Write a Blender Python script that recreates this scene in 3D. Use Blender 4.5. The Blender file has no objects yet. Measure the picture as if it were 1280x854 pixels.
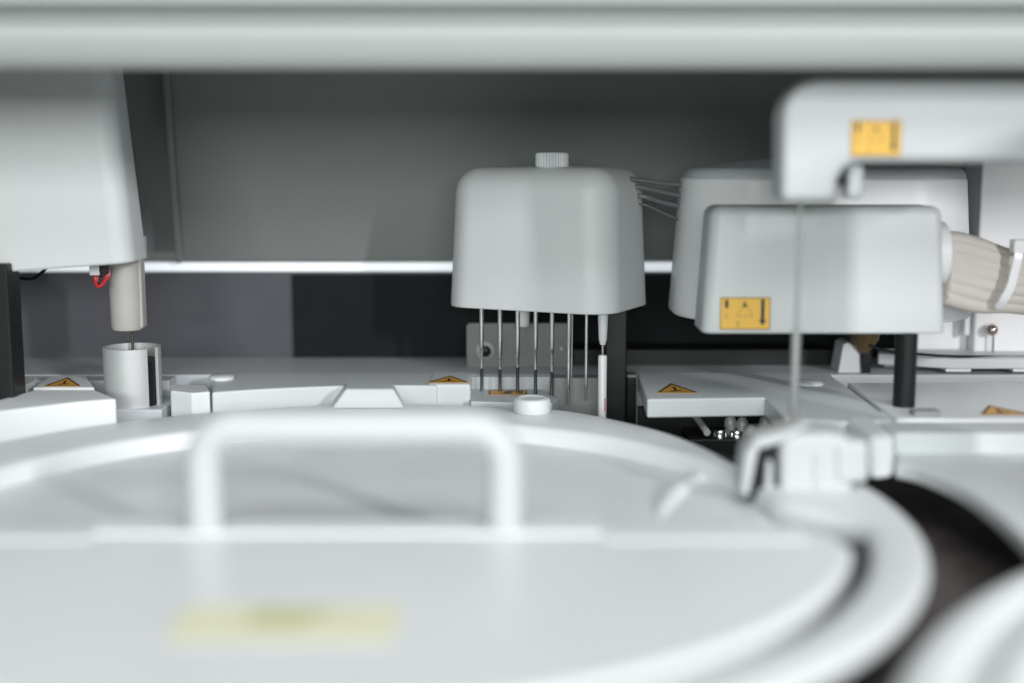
import bpy, bmesh, math, random
from mathutils import Vector, Matrix
from math import radians, sin, cos, pi, atan2, sqrt, hypot
random.seed(4)
sc = bpy.context.scene
C = sc.collection
# ------------------------------------------------------------------ camera geometry (metres)
F, PITCH, H = 1600.0, radians(8.07), 0.155      # focal length in photo pixels, tilt, lens height over the deck

def ray(x, y):
    cx = (x - 640) / F; cy = -(y - 427) / F
    return Vector((cx, cos(PITCH) + cy * sin(PITCH), -sin(PITCH) + cy * cos(PITCH)))

def P(x, y, d):                                   # measured photo point at distance d along +Y
    r = ray(x, y); return Vector((0, 0, H)) + r * (d / r.y)

def G(x, y, z=0.0):                               # measured photo point on a level plane
    r = ray(x, y); return Vector((0, 0, H)) + r * ((z - H) / r.z)

def SX(px, d): return P(px, 427, d).x
def SZ(py, d): return P(640, py, d).z

# ------------------------------------------------------------------ materials
def nd(nt, t, **kw):
    n = nt.nodes.new(t)
    for k, v in kw.items():
        if k in n.inputs: n.inputs[k].default_value = v
        else: setattr(n, k, v)
    return n

def mat(name, col, rough=0.45, metal=0.0, var=0.03, grain=0.0, gscale=900.0, spec=0.5, coat=0.0,
        trans=0.0, emit=None, estr=0.0, rvar=0.08, vscale=9.0, alpha=1.0, stretch=None):
    m = bpy.data.materials.new(name); m.use_nodes = True
    nt = m.node_tree; b = nt.nodes['Principled BSDF']; L = nt.links.new
    tc = nd(nt, 'ShaderNodeTexCoord'); src = tc.outputs['Object']
    if stretch:
        mp = nd(nt, 'ShaderNodeMapping'); mp.inputs['Scale'].default_value = stretch
        L(src, mp.inputs['Vector']); src = mp.outputs['Vector']
    n = nd(nt, 'ShaderNodeTexNoise', Scale=vscale, Detail=4.0, Roughness=0.6); L(src, n.inputs['Vector'])
    mx = nd(nt, 'ShaderNodeMix', data_type='RGBA')
    lo = [max(0, c * (1 - var)) for c in col]; hi = [min(1, c * (1 + var)) for c in col]
    mx.inputs['A'].default_value = (*lo, 1); mx.inputs['B'].default_value = (*hi, 1)
    L(n.outputs['Fac'], mx.inputs['Factor']); L(mx.outputs['Result'], b.inputs['Base Color'])
    n2 = nd(nt, 'ShaderNodeTexNoise', Scale=vscale * 5, Detail=5.0); L(src, n2.inputs['Vector'])
    mr = nd(nt, 'ShaderNodeMapRange'); mr.inputs['To Min'].default_value = max(0.02, rough - rvar); mr.inputs['To Max'].default_value = min(1, rough + rvar)
    L(n2.outputs['Fac'], mr.inputs['Value']); L(mr.outputs['Result'], b.inputs['Roughness'])
    b.inputs['Metallic'].default_value = metal; b.inputs['Specular IOR Level'].default_value = spec
    b.inputs['Coat Weight'].default_value = coat; b.inputs['Transmission Weight'].default_value = trans
    b.inputs['Alpha'].default_value = alpha
    if grain:
        n3 = nd(nt, 'ShaderNodeTexNoise', Scale=gscale, Detail=2.0); L(src, n3.inputs['Vector'])
        bp = nd(nt, 'ShaderNodeBump', Strength=grain, Distance=0.0004); L(n3.outputs['Fac'], bp.inputs['Height'])
        L(bp.outputs['Normal'], b.inputs['Normal'])
    if emit:
        b.inputs['Emission Color'].default_value = (*emit, 1); b.inputs['Emission Strength'].default_value = estr
    return m

M = {}
M['white'] = mat('white_moulded_plastic', (0.70, 0.725, 0.735), 0.42, grain=0.12, var=0.02)
M['gloss'] = mat('white_smooth_plastic', (0.74, 0.765, 0.775), 0.36, grain=0.03, var=0.025, rvar=.16)
M['grey_white'] = mat('grey_white_plastic', (0.60, 0.63, 0.64), 0.45, grain=0.12, var=0.02)
M['deckgrey'] = mat('deck_grey_plastic', (0.50, 0.53, 0.55), 0.45, grain=0.15, var=0.04)
M['head'] = mat('head_cover_plastic', (0.63, 0.655, 0.655), 0.5, grain=0.15, var=0.02)
M['panel'] = mat('grey_painted_sheet', (0.215, 0.23, 0.226), 0.5, grain=0.1, var=0.06, vscale=5)
M['wall'] = mat('dark_grey_sheet', (0.072, 0.074, 0.088), 0.6, grain=0.1, var=0.08)
M['bright'] = mat('bright_white_plastic', (0.84, 0.85, 0.86), 0.4, grain=0.06, var=0.02)
M['arm'] = mat('light_grey_arm_plastic', (0.475, 0.50, 0.505), 0.45, grain=0.1, var=0.02)
M['latch'] = mat('grey_latch_plastic', (0.46, 0.48, 0.48), 0.5, grain=0.1, var=0.03)
M['box'] = mat('pale_grey_box_plastic', (0.53, 0.555, 0.56), 0.45, grain=0.12, var=0.02)
M['probe'] = mat('matt_grey_probe_metal', (0.33, 0.345, 0.34), 0.5, metal=0.3, var=0.04)
M['rail'] = mat('grey_white_hood_plastic', (0.35, 0.37, 0.36), 0.5, grain=0.06, var=0.02)
M['wall_shade'] = mat('painted_wall_shade', (0.012, 0.0145, 0.0155), 0.7, spec=.12, grain=0.1, var=0.2)  # near-black colour for the shaded right part of the rear wall
M['black'] = mat('black_plastic', (0.010, 0.011, 0.012), 0.4, spec=.25, grain=0.1, var=0.2)
M['pit'] = mat('black_pit_floor', (0.11, 0.095, 0.09), 0.6, grain=0.6, gscale=160, var=0.95, vscale=34)
M['beige'] = mat('warm_grey_plastic', (0.44, 0.425, 0.40), 0.5, grain=0.12, var=0.03)
M['alu'] = mat('brushed_aluminium', (0.50, 0.515, 0.515), 0.48, metal=0.35, grain=0.15, gscale=500, var=0.06, stretch=(1, 1, 14))
M['steel'] = mat('polished_steel', (0.72, 0.72, 0.72), 0.18, metal=1.0, var=0.03)
M['dull_steel'] = mat('grey_sheet_steel', (0.17, 0.175, 0.175), 0.5, metal=0.25, grain=0.1, var=0.1, vscale=20)
M['darktip'] = mat('black_tip_and_reflection', (0.015, 0.015, 0.015), 0.3, var=0.1)
M['green'] = mat('dark_green_needle', (0.06, 0.08, 0.05), 0.4, metal=0.4)
M['red'] = mat('red_wire_sheath', (0.50, 0.015, 0.02), 0.35)
M['yellow'] = mat('yellow_sticker', (0.68, 0.40, 0.045), 0.45, var=0.05, vscale=60)
M['amber'] = mat('orange_sticker', (0.72, 0.36, 0.05), 0.45, var=0.06, vscale=60)
M['pale'] = mat('pale_yellow_sticker', (0.78, 0.77, 0.56), 0.45, var=0.06, vscale=40)
M['ink'] = mat('black_print', (0.02, 0.015, 0.01), 0.5)
M['faint'] = mat('worn_brown_print', (0.50, 0.30, 0.05), 0.5)
M['olive'] = mat('olive_print', (0.50, 0.50, 0.28), 0.5)
M['clear'] = mat('clear_tube_plastic', (0.78, 0.80, 0.82), 0.15, trans=0.5, var=0.02)
M['milky'] = mat('milky_tubing', (0.62, 0.595, 0.54), 0.6, trans=0.08, var=0.02, vscale=30, spec=.25)
M['tie'] = mat('white_nylon', (0.80, 0.81, 0.82), 0.3)
M['darktube'] = mat('smoked_tubing', (0.19, 0.205, 0.215), 0.2, trans=0.3)
M['brown'] = mat('amber_brown_plastic', (0.13, 0.09, 0.04), 0.35)
M['copper'] = mat('nickel_copper_metal', (0.55, 0.44, 0.38), 0.2, metal=1.0)
M['lamp'] = mat('white_lamp_tube', (0.9, 0.9, 0.9), 0.4, emit=(0.86, 0.95, 1.0), estr=0.5)
M['cream'] = mat('cream_translucent_plastic', (0.66, 0.66, 0.60), 0.35)

# ------------------------------------------------------------------ mesh helpers
def quad_strip(bm, a, b, closed=True):
    n = len(a)
    for i in range(n if closed else n - 1):
        j = (i + 1) % n
        bm.faces.new((a[i], a[j], b[j], b[i]))

def rrect(a, b, r, n=8):
    r = min(r, a * 0.999, b * 0.999)
    pts = []
    for cx, cy, t0 in ((a - r, b - r, 0), (-a + r, b - r, 90), (-a + r, -b + r, 180), (a - r, -b + r, 270)):
        for k in range(n + 1):
            t = radians(t0 + 90 * k / n); pts.append((cx + r * cos(t), cy + r * sin(t)))
    return pts

def rounded_box(bm, c, w, d, h, rc, rt, rb=0.002, tx=0.0, ty=0.0, rot=0.0, crown=0.0, n=9, nz=6):
    """moulded cover: foot c (centre of underside), draft tx/ty, corner radius rc, top fillet rt"""
    Rm = Matrix.Rotation(rot, 3, 'Z'); c = Vector(c)
    levels = []
    for k in range(4):
        t = radians(90 * k / 3); levels.append((rb - rb * sin(t) if False else rb * (1 - sin(t)), rb * (1 - cos(t))))
    for k in range(1, 5): levels.append((0.0, rb + (h - rt - rb) * k / 4))
    for k in range(1, nz + 1):
        t = radians(90 * k / nz); levels.append((rt * (1 - cos(t)), h - rt + rt * sin(t)))
    rings = []
    for ins, z in levels:
        f = z / h
        pts = rrect(w / 2 - tx * f - ins, d / 2 - ty * f - ins, max(rc - ins, 0.0008), n)
        rings.append([bm.verts.new(c + Rm @ Vector((x, y, z))) for x, y in pts])
    for a, b in zip(rings, rings[1:]): quad_strip(bm, a, b)
    bm.faces.new(list(reversed(rings[0])))
    top = rings[-1]
    if crown:
        prev = top
        for s, q in ((0.75, 0.5), (0.45, 0.82), (0.15, 0.98)):
            pts = rrect((w / 2 - tx - rt) * s, (d / 2 - ty - rt) * s, max((rc - rt), 0.001) * s + 0.4 * min(w, d) * (1 - s) * s, n)
            cur = [bm.verts.new(c + Rm @ Vector((x, y, h + crown * q))) for x, y in pts]
            quad_strip(bm, prev, cur); prev = cur
        bm.faces.new(prev)
    else:
        bm.faces.new(top)

def tube(bm, pts, rad, n=14, cap=True):
    pts = [Vector(p) for p in pts]; N = len(pts)
    rads = rad if isinstance(rad, (list, tuple)) else [rad] * N
    u = None; rings = []
    for i, p in enumerate(pts):
        t = (pts[min(i + 1, N - 1)] - pts[max(i - 1, 0)]).normalized()
        if u is None:
            u = t.orthogonal().normalized()
        else:
            u = (u - t * u.dot(t)); u.normalize()
        v = t.cross(u)
        rings.append([bm.verts.new(p + (u * cos(2 * pi * k / n) + v * sin(2 * pi * k / n)) * rads[i]) for k in range(n)])
    for a, b in zip(rings, rings[1:]): quad_strip(bm, a, b)
    if cap:
        bm.faces.new(list(reversed(rings[0]))); bm.faces.new(rings[-1])

def lathe(bm, c, prof, n=40, cap=True):
    c = Vector(c); rings = []
    for r, z in prof:
        rings.append([bm.verts.new(c + Vector((r * cos(2 * pi * k / n), r * sin(2 * pi * k / n), z))) for k in range(n)])
    for a, b in zip(rings, rings[1:]): quad_strip(bm, a, b)
    if cap:
        bm.faces.new(list(reversed(rings[0]))); bm.faces.new(rings[-1])

def prism(bm, pts, z0, z1):
    a = [bm.verts.new((p[0], p[1], z0)) for p in pts]; b = [bm.verts.new((p[0], p[1], z1)) for p in pts]
    quad_strip(bm, a, b); bm.faces.new(list(reversed(a))); bm.faces.new(b)

def slab(bm, pts, vec):                           # planar outline swept along vec
    vec = Vector(vec)
    a = [bm.verts.new(Vector(p)) for p in pts]; b = [bm.verts.new(Vector(p) + vec) for p in pts]
    quad_strip(bm, a, b); bm.faces.new(list(reversed(a))); bm.faces.new(b)

def box(bm, lo, hi):
    prism(bm, [(lo[0], lo[1]), (hi[0], lo[1]), (hi[0], hi[1]), (lo[0], hi[1])], lo[2], hi[2])

def spline(pts, per=8, closed=False):
    pts = [Vector(p) for p in pts]; out = []; n = len(pts)
    for i in range(n if closed else n - 1):
        if closed: p = [pts[(i + k - 1) % n] for k in range(4)]
        else: p = [pts[max(0, min(n - 1, i + k - 1))] for k in range(4)]
        for k in range(per):
            t = k / per
            out.append(0.5 * ((2 * p[1]) + (-p[0] + p[2]) * t + (2 * p[0] - 5 * p[1] + 4 * p[2] - p[3]) * t * t + (-p[0] + 3 * p[1] - 3 * p[2] + p[3]) * t ** 3))
    if not closed: out.append(pts[-1].copy())
    return out

def BM(fn=None, *a, **k):
    bm = bmesh.new()
    if fn: fn(bm, *a, **k)
    return bm

def world_loc(o):
    v = Vector((0, 0, 0))
    while o: v += o.location; o = o.parent
    return v

def obj(name, bm, m, parent=None, bevel=0.0, seg=3, base=None, smooth=40, keep=False):
    """link bm (world coordinates) as one mesh object"""
    bmesh.ops.recalc_face_normals(bm, faces=bm.faces[:])
    me = bpy.data.meshes.new(name); o = bpy.data.objects.new(name, me); C.objects.link(o)
    if parent:
        o.parent = parent; off = world_loc(parent)
    else:
        vs = [v.co for v in bm.verts]
        off = Vector(((min(v.x for v in vs) + max(v.x for v in vs)) / 2, (min(v.y for v in vs) + max(v.y for v in vs)) / 2, min(v.z for v in vs)))
        if base: off = Vector(base)
        o.location = off
    bmesh.ops.translate(bm, verts=bm.verts[:], vec=-off)
    bm.to_mesh(me); bm.free()
    me.materials.append(M[m])
    me.shade_smooth()
    if smooth < 180: me.set_sharp_from_angle(angle=radians(smooth))
    if bevel:
        b = o.modifiers.new('edge_round', 'BEVEL'); b.width = bevel; b.segments = seg; b.limit_method = 'ANGLE'; b.angle_limit = radians(32); b.harden_normals = True
    return o

def thing(name, label, cat, loc, group=None):
    o = bpy.data.objects.new(name, None); C.objects.link(o); o.location = loc; o.empty_display_size = 0.01
    o['label'] = label; o['category'] = cat
    if group: o['group'] = group
    return o

def tag(o, label, cat, group=None):
    o['label'] = label; o['category'] = cat
    if group: o['group'] = group
    return o

def struct(o, label=None):
    o['kind'] = 'structure'
    if label: o['label'] = label; o['category'] = 'setting'
    return o

# flat sticker pieces on a plane given by origin o, unit axes u (right), v (up), n (out)
class Flat:
    def __init__(s, o, u, v):
        s.o = Vector(o); s.u = Vector(u).normalized(); s.v = Vector(v).normalized(); s.n = s.u.cross(s.v)
    def __call__(s, x, y, h=0.0): return s.o + s.u * x + s.v * y + s.n * h
    def poly(s, bm, pts, h0, h1): slab(bm, [s(x, y, h0) for x, y in pts], s.n * (h1 - h0))
    def frame(s, bm, outer, inner, h0, h1):
        a = [bm.verts.new(s(x, y, h0)) for x, y in outer]; b = [bm.verts.new(s(x, y, h0)) for x, y in inner]
        c = [bm.verts.new(s(x, y, h1)) for x, y in outer]; d = [bm.verts.new(s(x, y, h1)) for x, y in inner]
        quad_strip(bm, a, c); quad_strip(bm, b, d); quad_strip(bm, a, b); quad_strip(bm, c, d)

def rectpts(w, h, r=0.0006): return rrect(w / 2, h / 2, r, 3)

def triangle_label(parent, o, u, v, w, h, name='warning_label', label=None):
    """orange hazard triangle with black border and mark, stuck on parent"""
    f = Flat(o, u, v)
    tri = [(-w / 2, 0), (w / 2, 0), (0, h)]
    def sc_(k): 
        cx, cy = 0, h / 3
        return [(cx + (x - cx) * k, cy + (y - cy) * k) for x, y in tri]
    bm = bmesh.new(); f.poly(bm, tri, 0.0001, 0.0003); s = obj(name, bm, 'amber', parent)
    bm = bmesh.new(); f.frame(bm, sc_(0.97), sc_(0.80), 0.00034, 0.00044); obj('label_border', bm, 'ink', s)
    bm = bmesh.new(); cy = h * 0.30
    f.poly(bm, [(-w * .022, h * .18), (w * .022, h * .18), (w * .035, h * .56), (-w * .035, h * .56)], 0.00034, 0.00044)
    f.poly(bm, [(-w * .14, h * .14), (w * .13, h * .20), (w * .13, h * .26), (-w * .14, h * .20)], 0.00036, 0.00046)
    obj('label_symbol', bm, 'ink', s)
    return s

def arrow_label(parent, o, u, v, w, h):
    """yellow sticker: bold down arrow on the right, small arrow at upper left, faint triangle in the middle"""
    f = Flat(o, u, v)
    bm = bmesh.new(); f.poly(bm, rectpts(w, h), 0.0001, 0.0003); s = obj('warning_label', bm, 'yellow', parent)
    bm = bmesh.new(); f.frame(bm, rectpts(w * .99, h * .985), rectpts(w * .965, h * .94), 0.00034, 0.00042); obj('label_border', bm, 'ink', s)
    t0, t1 = 0.00034, 0.00046
    bm = bmesh.new(); X = w * .345
    f.poly(bm, [(X - w * .036, h * .44), (X - w * .036, -h * .20), (X - w * .078, -h * .20), (X, -h * .38), (X + w * .078, -h * .20), (X + w * .036, -h * .20), (X + w * .036, h * .44)], t0, t1)
    obj('down_arrow', bm, 'ink', s)
    bm = bmesh.new(); X = -w * .37
    f.poly(bm, [(X - w * .036, h * .42), (X - w * .036, h * .20), (X, h * .14), (X + w * .036, h * .20), (X + w * .036, h * .42)], t0, t1)
    obj('short_mark', bm, 'ink', s)
    bm = bmesh.new()
    tri = [(-w * .19, -h * .10), (w * .17, -h * .10), (-w * .01, h * .40)]
    c = (-w * .01, h * .06)
    f.frame(bm, tri, [(c[0] + (x - c[0]) * .72, c[1] + (y - c[1]) * .72) for x, y in tri], t0, t1)
    obj('triangle_symbol', bm, 'faint', s)
    bm = bmesh.new()
    f.poly(bm, [(-w * .05, h * .20), (w * .03, h * .20), (w * .01, h * .36), (-w * .03, h * .36)], t0, t1)
    obj('bolt_symbol', bm, 'ink', s)
    bm = bmesh.new()
    f.poly(bm, [(-w * .17, -h * .42), (-w * .11, -h * .42), (-w * .11, -h * .22), (-w * .17, -h * .22)], t0, t1)
    f.poly(bm, [(-w * .40, -h * .16), (-w * .34, -h * .16), (-w * .34, h * .0), (-w * .40, h * .0)], t0, t1)
    obj('printed_text', bm, 'faint', s)
    return s

# ================================================================== SETTING
ZD = 0.010                                        # top of the rear deck plates
WALL = 0.945
struct(obj('deck_floor', BM(box, (-0.9, 0.05, -0.050), (1.1, 1.10, -0.034)), 'pit'))
struct(obj('rear_wall', BM(box, (-0.8, WALL, -0.03), (1.0, WALL + 0.01, SZ(341, WALL))), 'wall'))
struct(obj('rear_wall_shade', BM(box, (SX(368, WALL), WALL - .004, -.03), (SX(1120, WALL), WALL - .0005, SZ(343, WALL))), 'wall_shade'))  # thin dark sheet painting the shadow on the right of the wall
# hood: moulded rail profile running across, roof going back over the deck
prof = [(.6035, .1966), (.5995, .1985), (.5965, .2030), (.5945, .2080), (.5935, .2112), (.5935, .2140), (.5960, .2160), (.6030, .2172), (.6060, .2185), (.6060, .2222), (.6020, .2234), (.5945, .2240), (.593, .2262),
        (.592, .300), (.98, .305), (.98, .298), (.606, .294), (.606, .240), (.612, .205)]
bm = bmesh.new(); slab(bm, [(-0.75, y, z) for y, z in prof], (1.75, 0, 0))
tag(obj('hood_rail', bm, 'rail', smooth=60), 'out of focus grey white hood edge running across the top', 'machine hood')
hood = bpy.data.objects['hood_rail']
bm = bmesh.new(); box(bm, (.256, .470, -.034), (.345, .510, .192)); box(bm, (.305, .5102, .184), (.330, .6055, .1915))
obj('shadow_post', bm, 'rail', hood, bevel=.004)  # unseen post added out of frame to shade the head and box
# rear panels: grey sheet leaning forward at the top
def lean(px, py):                                 # point on the leaning panel plane
    r = ray(px, py); o = Vector((0, 0, H)); n = Vector((0, cos(radians(16)), sin(radians(16)))); p0 = Vector((0, .952, .085))
    return o + r * ((p0 - o).dot(n) / r.dot(n))
pn = Vector((0, cos(radians(16)), sin(radians(16))))
def panel_up(px, py, extra):                      # extend a panel point further up behind the rail
    p = lean(px, py); return p + Vector((0, -sin(radians(16)), cos(radians(16)))) * extra
bl, tl = lean(222, 325), lean(205, 90)
dl = (tl - bl)
t = thing('rear_panel', 'wide dark grey sheet panel leaning behind the dispensing heads', 'panel', (0, .95, .085))
b0 = lean(222, 326); b1 = lean(1420, 326)
up = dl * 1.45
slabpts = [b0, b1, b1 + Vector((0, up.y, up.z)), b0 + up]
bm = bmesh.new(); slab(bm, slabpts, pn * 0.004); obj('sheet', bm, 'panel', t, bevel=0.001)
bm = bmesh.new(); e = Vector((0.005, 0, 0)); slab(bm, [b0 - pn * .0002, b0 + e - pn * .0002, b0 + e + up - pn * .0002, b0 + up - pn * .0002], -pn * 0.006); obj('edge_flange', bm, 'panel', t, bevel=0.0012)
t = thing('grey_partition', 'grey sheet panel with shadowed edge between white cover and wide panel', 'panel', (-.27, .97, .085))
a0 = lean(-60, 328) + pn * .022; a1 = lean(221, 328) + pn * .022
bm = bmesh.new(); slab(bm, [a0, a1, a1 + up, a0 + up], pn * 0.004); obj('sheet', bm, 'panel', t, bevel=0.001)
# lit gap lamp
lp = bmesh.new(); zc = SZ(334.5, WALL + .012)
tube(lp, [(-.62, WALL + .014, zc), (.70, WALL + .014, zc)], 0.0039, 16)
tag(obj('strip_lamp', lp, 'lamp'), 'thin glowing white lamp line under the rear grey panel', 'lamp')

# ------------------------------------------------------------------ round reagent tray in front
CX, CY = -0.076, 0.5593
R_OUT, R_LID = 0.2515, 0.2215
def rin(th):                                      # opening is tighter at the back half
    d = math.degrees(th) % 360
    def ss(a, b, x): q = max(0, min(1, (x - a) / (b - a))); return q * q * (3 - 2 * q)
    e = (d + 90) % 360 - 90; k = ss(-8, 5, e) * (1 - ss(175, 188, e))
    g = 0.2235 + .0055 * ss(295, 325, d) if d > 180 else .229
    return g + (0.197 - g) * k
edge_px = [(640, 508), (700, 511), (760, 521), (830, 538), (880, 557), (925, 580), (985, 603), (1050, 603)]
edge = [(G(x, y)) for x, y in edge_px]
edge = spline([(e.x, e.y, 0) for e in edge], 10)
edge_th = [(atan2(e.y - CY, e.x - CX), hypot(e.x - CX, e.y - CY)) for e in edge]
def rout(th):
    d = atan2(sin(th), cos(th))
    if edge_th[-1][0] <= d <= edge_th[0][0]:
        best = min(edge_th, key=lambda q: abs(q[0] - d)); r = best[1]
        for q0, q1 in zip(edge_th, edge_th[1:]):
            if q1[0] <= d <= q0[0]:
                r = q1[1] + (q0[1] - q1[1]) * (d - q1[0]) / max(1e-6, q0[0] - q1[0]); break
        return r
    return R_OUT
NS = 240
def ringpts(fr, z, add=0.0):
    out = []
    for k in range(NS):
        th = 2 * pi * k / NS; r = fr(th) + add
        out.append((CX + r * cos(th), CY + r * sin(th), z))
    return out
tray = thing('reagent_tray', 'large round white tray ring surrounding the handled lid in front', 'machine tray', (CX, CY, -.034))
bm = bmesh.new()
prof_r = [(rin, .006, -.030), (rin, .0, -.030), (rin, .0, -.005), (rin, .0008, -.0025), (rin, .0026, -.0006), (rin, .0055, 0.0), (rout, -.005, 0.0), (rout, -.0022, -.0006), (rout, -.0006, -.0022), (rout, -.0003, -.0045), (rout, -.001, -.0062), (rout, -.010, -.0066), (rin, .006, -.0068)]
rings = [[bm.verts.new(p) for p in ringpts(f, z, a)] for f, a, z in prof_r]
for a, b in zip(rings, rings[1:]): quad_strip(bm, a, b)
quad_strip(bm, rings[-1], rings[0])
obj('rim', bm, 'white', tray, smooth=50)
bm = bmesh.new(); sec = []
for k in range(41):
    th = radians(-62 + 54 * k / 40)
    sec.append([bm.verts.new((CX + rr_ * cos(th), CY + rr_ * sin(th), z)) for rr_, z in ((.2145, -.014), (.2145, -.0062), (.2300, -.0058), (.2300, -.014))])
for a, b in zip(sec, sec[1:]): quad_strip(bm, a, b)
bm.faces.new(sec[0]); bm.faces.new(list(reversed(sec[-1])))
obj('gap_shade', bm, 'black', tray)  # black arc standing in for the shade in the lid gap
bm = bmesh.new(); lathe(bm, (CX, CY, 0), [(.236, -.034), (.236, -.0068), (.2335, -.0068), (.2335, -.034)], 120, cap=False); bm.verts.ensure_lookup_table()
quad_strip(bm, bm.verts[360:480], bm.verts[0:120]); obj('skirt', bm, 'black', tray)
# rear fixed half of the lid, lower than the rim
back = thing('tray_cover', 'low rear half of the round white tray cover behind the handle', 'tray cover', (CX, CY, -.030))
bm = bmesh.new(); lathe(bm, (CX, CY, 0), [(.1962, -.028), (.1962, -.010), (.1950, -.0100), (.1925, -.0094), (.05, -.0084), (.002, -.0084)], 160); obj('plate', bm, 'gloss', back, smooth=50)
# curved finger scoop rim at right of the plate
sp = [G(x, y, -.0075) for x, y in ((903, 588), (880, 590), (858, 600), (840, 616), (826, 636), (824, 652))]
sp = spline(sp, 6); bm = bmesh.new()
tube(bm, [p + Vector((0, 0, -.0048)) for p in sp], [0.0020 + .0050 * sin(pi * i / (len(sp) - 1)) for i in range(len(sp))], 12)
obj('finger_scoop', bm, 'gloss', back)
# hinged front half with handle
lid = thing('front_lid', 'blurred white half round lid with handle and pale yellow sticker', 'lid', (CX, CY - .1, -.004))
ZL = 0.001
DY = G(640, 664, ZL).y
pts = []
cr = 0.018                                        # rounded rear corner
th0 = math.asin((DY - CY) / R_LID)
n = 90
a_start = th0 - radians(6.0)
arc = [a_start - (pi + 2 * (a_start) ) * k / n for k in range(n + 1)]
arcp = [(CX + R_LID * cos(t), CY + R_LID * sin(t)) for t in arc]
xr = CX + R_LID * cos(th0)
cornerR = spline([(xr - .022, DY, 0), (xr - .010, DY - .0025, 0), (arcp[0][0] - .0008, arcp[0][1] + .006, 0), (arcp[0][0], arcp[0][1], 0)], 5)[:-1]
cornerL = [(2 * CX - p.x, p.y) for p in reversed(cornerR)]
pts = [(p.x, p.y) for p in cornerR] + arcp + cornerL
bm = bmesh.new(); prism(bm, pts, -.010, ZL); obj('plate', bm, 'gloss', lid, bevel=0.0045, seg=5)
def strip(x0, x1, y0, y1, ztop):
    bm = bmesh.new()
    a, b = SX(x0, y1), SX(x1, y1)
    box(bm, (a, y0, -.006), (b, y1, ztop)); return bm
yt = G(640, 643, .004).y
obj('hinge_strip', strip(118, 752, DY - .006, yt, .0021), 'gloss', lid, bevel=0.0009)
bm = bmesh.new(); box(bm, (SX(756, DY), DY - .014, -.006), (xr - .02, DY + .004, .0016)); obj('hinge_strip', bm, 'gloss', lid, bevel=0.0005)
bm = bmesh.new(); box(bm, (2 * CX - xr + .02, DY - .014, -.006), (SX(114, DY), DY + .004, .0016)); obj('hinge_strip', bm, 'gloss', lid, bevel=0.0005)
hy = DY + .001; zt = SZ(535, hy); xl, xh = SX(250, hy), SX(631, hy); rr = .014; hp = [(xl, hy, .002)]
hp += [(xl + rr - rr * cos(t), hy, zt - rr + rr * sin(t)) for t in [radians(a) for a in range(0, 91, 15)]]
hp += [(xh - rr + rr * sin(t), hy, zt - rr + rr * cos(t)) for t in [radians(a) for a in range(0, 91, 15)]]
hp += [(xh, hy, .002)]
bm = bmesh.new(); tube(bm, hp, .0078, 24); obj('handle', bm, 'arm', lid, smooth=60)
c0 = G(222, 757, ZL); c1 = G(500, 757, ZL); c2 = G(360, 803, ZL)
w = c1.x - c0.x; hh = c0.y - c2.y
w *= .96; f = Flat(((c0.x + c1.x) / 2 + .002, (c0.y + c2.y) / 2, ZL), (1, 0, 0), (0, 1, 0))
bm = bmesh.new(); f.poly(bm, rectpts(w, hh, .002), .0001, .0004); s = obj('sticker', bm, 'pale', lid)
bm = bmesh.new()
for k in range(3):
    y0 = hh * (.26 - .2 * k)
    f.poly(bm, [(-w * .17, y0), (w * (.2 - .05 * k), y0), (w * (.2 - .05 * k), y0 + hh * .13), (-w * .17, y0 + hh * .13)], .00044, .00054)
obj('printed_lines', bm, 'olive', s)

# ------------------------------------------------------------------ rear deck plates round the tray
def arcpx(z, r, x0, x1, n=14):                    # points on circle radius r about the tray, between world x0..x1 (rear side)
    out = []
    for k in range(n + 1):
        x = x0 + (x1 - x0) * k / n; out.append((x, CY + sqrt(max(0, r * r - (x - CX) ** 2))))
    return out
def back_sheet(): pass
# a big flat rear deck under everything
struct(obj('rear_deck', BM(box, (-.75, .865, -.03), (.95, WALL - .001, ZD - .0006)), 'deckgrey', bevel=0.001))
RB = 0.2610
p_ = arcpx(ZD, RB, SX(270, .81), SX(545, .81))
plate = thing('deck_plate', 'long white deck plate with curved front and button behind the handle', 'deck plate', (SX(400, .85), .85, -.03))
bm = bmesh.new(); prism(bm, p_ + [(SX(548, .86), .868), (SX(262, .86), .868)], -.03, ZD); obj('plate', bm, 'grey_white', plate, bevel=0.0016)
bc = G(277, 474, ZD)
bm = bmesh.new(); lathe(bm, (bc.x, bc.y, ZD), [(.0082, 0), (.0086, .0008), (.0084, .0018), (.0072, .0026), (.003, .0029)], 36); obj('button', bm, 'white', plate)
# small block left of it
t = thing('deck_block', 'small white square deck block right of the slotted metal cup', 'deck block', (SX(238, .8), .80, -.03))
bm = bmesh.new(); q = [G(213, 488, ZD), G(240, 491, ZD), G(263, 489, ZD), G(258, 481, ZD), G(212, 480, ZD)]
prism(bm, [(p.x, p.y) for p in q], -.03, ZD - .0002); obj('block', bm, 'white', t, bevel=0.0014)
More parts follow.
